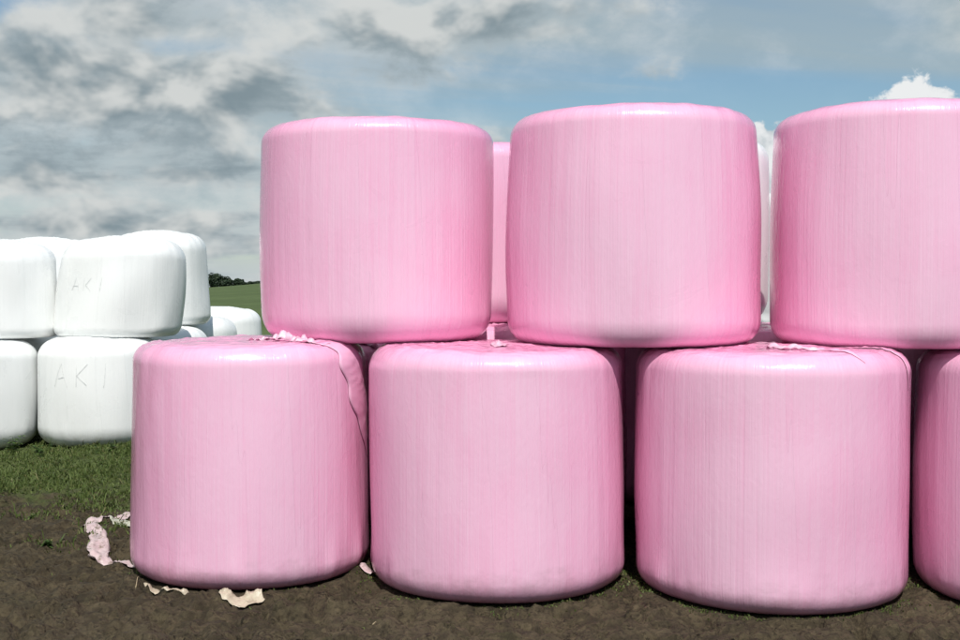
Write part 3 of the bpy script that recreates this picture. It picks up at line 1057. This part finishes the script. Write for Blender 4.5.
weed(12, 451, -0.15, 0.24, 9, 1, 'bushy weed at the foot of the leftmost bottom white bale', 0.085)
weed(38, 452, -0.15, 0.15, 9, 2, 'low weed between the two bottom white bales', 0.075)
weed(47, 449, -0.15, 0.19, 2, 3, 'thin leaning weed at the left foot of the bottom bale marked AKI', 0.05)
weed(97, 452, -0.15, 0.17, 2, 4, 'thin weed stem at the middle of the bottom bale marked AKI', 0.05)
weed(112, 452, -0.15, 0.11, 5, 5, 'low weed at the right foot of the bottom bale marked AKI', 0.06)
weed(45, 548, 0.0, 0.035, 7, 6, 'small leafy weed alone on the soil left of the pink scrap', 0.035)
weed(30, 520, 0.0, 0.05, 9, 7, 'small weed clump at the edge of the grass near the left of the photo', 0.035)


# ------------------------------------------------------------------ trees on the skyline
def tree_meshes(seed, hgt, wid):
    rr = random.Random(seed)
    # trunk with limbs
    V, Fc = [], []

    def limb(p0, p1, r0, r1):
        d = (p1 - p0).normalized()
        u = d.orthogonal().normalized()
        v = d.cross(u)
        b0 = len(V)
        for p_, r_ in ((p0, r0), (p0.lerp(p1, 0.5) + u * r0 * 0.5, (r0 + r1) / 2), (p1, r1)):
            for k in range(7):
                an = k * 2 * math.pi / 7
                V.append(tuple(p_ + u * r_ * math.cos(an) + v * r_ * math.sin(an)))
        for q in range(2):
            for k in range(7):
                Fc.append((b0 + q * 7 + k, b0 + q * 7 + (k + 1) % 7, b0 + q * 7 + 7 + (k + 1) % 7, b0 + q * 7 + 7 + k))
    top = Vector((rr.uniform(-.4, .4), rr.uniform(-.4, .4), hgt * 0.62))
    limb(Vector((0, 0, -0.8)), top, hgt * 0.035, hgt * 0.015)
    cl = []
    for q in range(14):
        an = q * 2.4 + rr.uniform(-.4, .4)
        rad = wid * rr.uniform(0.25, 0.75)
        zc_ = hgt * rr.uniform(0.10, 0.78)
        p = Vector((math.cos(an) * rad, math.sin(an) * rad, zc_))
        limb(Vector((0, 0, 0)).lerp(top, rr.uniform(0.4, 0.95)), p, hgt * 0.012, hgt * 0.004)
        cl.append((p, wid * rr.uniform(0.30, 0.48), hgt * rr.uniform(0.13, 0.22)))
    cl.append((Vector((0, 0, hgt * 0.82)), wid * 0.45, hgt * 0.18))
    LV, LF, LT = [], [], []
    for p, rx, rz in cl:
        for q in range(120):
            d = Vector((rr.gauss(0, 1), rr.gauss(0, 1), rr.gauss(0, 1))).normalized() * rr.uniform(0.55, 1.05)
            c = p + Vector((d.x * rx, d.y * rx, d.z * rz))
            if c.z < 0.15:
                continue
            nrm = (d + Vector((rr.uniform(-.7, .7), rr.uniform(-.7, .7), rr.uniform(-.2, .9)))).normalized()
            u = nrm.orthogonal().normalized()
            v = nrm.cross(u)
            s_ = rr.uniform(0.22, 0.5)
            b0 = len(LV)
            for a_, b_ in ((-1, -0.6), (0.2, -1), (1, 0.3), (-0.2, 1)):
                LV.append(tuple(c + u * a_ * s_ + v * b_ * s_))
            LF.append((b0, b0 + 1, b0 + 2, b0 + 3))
            LT += [(rr.random(), rr.random(), 0)] * 4
    return V, Fc, LV, LF, LT


kinds = []
for k, (hg, wd) in enumerate(((9.0, 4.6), (8.0, 4.8), (5.6, 3.6), (4.2, 3.4))):
    kinds.append(tree_meshes(900 + k, hg, wd))
cache = {}


def tree(kind, x, y, sc, rot, label):
    root = bpy.data.objects.new('tree', None)
    C.objects.link(root)
    root.location = (x, y, float(terrain(np.array(float(x)), np.array(float(y)))) - 1.3)
    root.rotation_euler = (0, 0, rot)
    root.scale = (sc, sc, sc)
    tag(root, label, 'tree', 'trees on the skyline')
    if kind not in cache:
        V, Fc, LV, LF, LT = kinds[kind]
        a = mesh_from('trunk', V, Fc, M_BARK, root)
        c = mesh_from('crown', LV, LF, M_TREE, root, smooth_=False, attrs={'tint': LT})
        cache[kind] = (a, c)
    else:
        for s_ in cache[kind]:
            q = s_.copy()
            C.objects.link(q)
            q.parent = root


TY = 622.0
G_SK = 'tree of the dark wood on the skyline, hidden behind the white bales'
spec = [(1, 190, 1.0, 'dark tree at the left of the skyline wood, half behind the white stack'), (0, 203, 0.98, 'tall dark tree on the skyline next to the white stack'),
        (0, 211, 1.0, 'tallest dark round tree in the skyline wood'), (1, 219, 1.06, 'dark tree right of the tallest one in the skyline wood'), (1, 227, 0.84, 'dark tree sloping down at the right end of the tall wood'),
        (2, 236, 0.95, 'medium rounded tree on the skyline just right of the tall wood'), (2, 243, 0.8, 'smaller rounded tree on the skyline, second from the tall wood'),
        (3, 250, 0.72, 'low bushy tree on the skyline, third from the tall wood'), (3, 256, 0.7, 'low bushy tree on the skyline, next to the pink bale edge'), (3, 263, 0.62, 'low bushy tree on the skyline, half behind the pink bale')]
for q, (k, px, sc, lab) in enumerate(spec):
    tree(k, (px - 480) / F * TY, TY + (q * 37 % 11) - 5, sc, q * 1.3, lab)
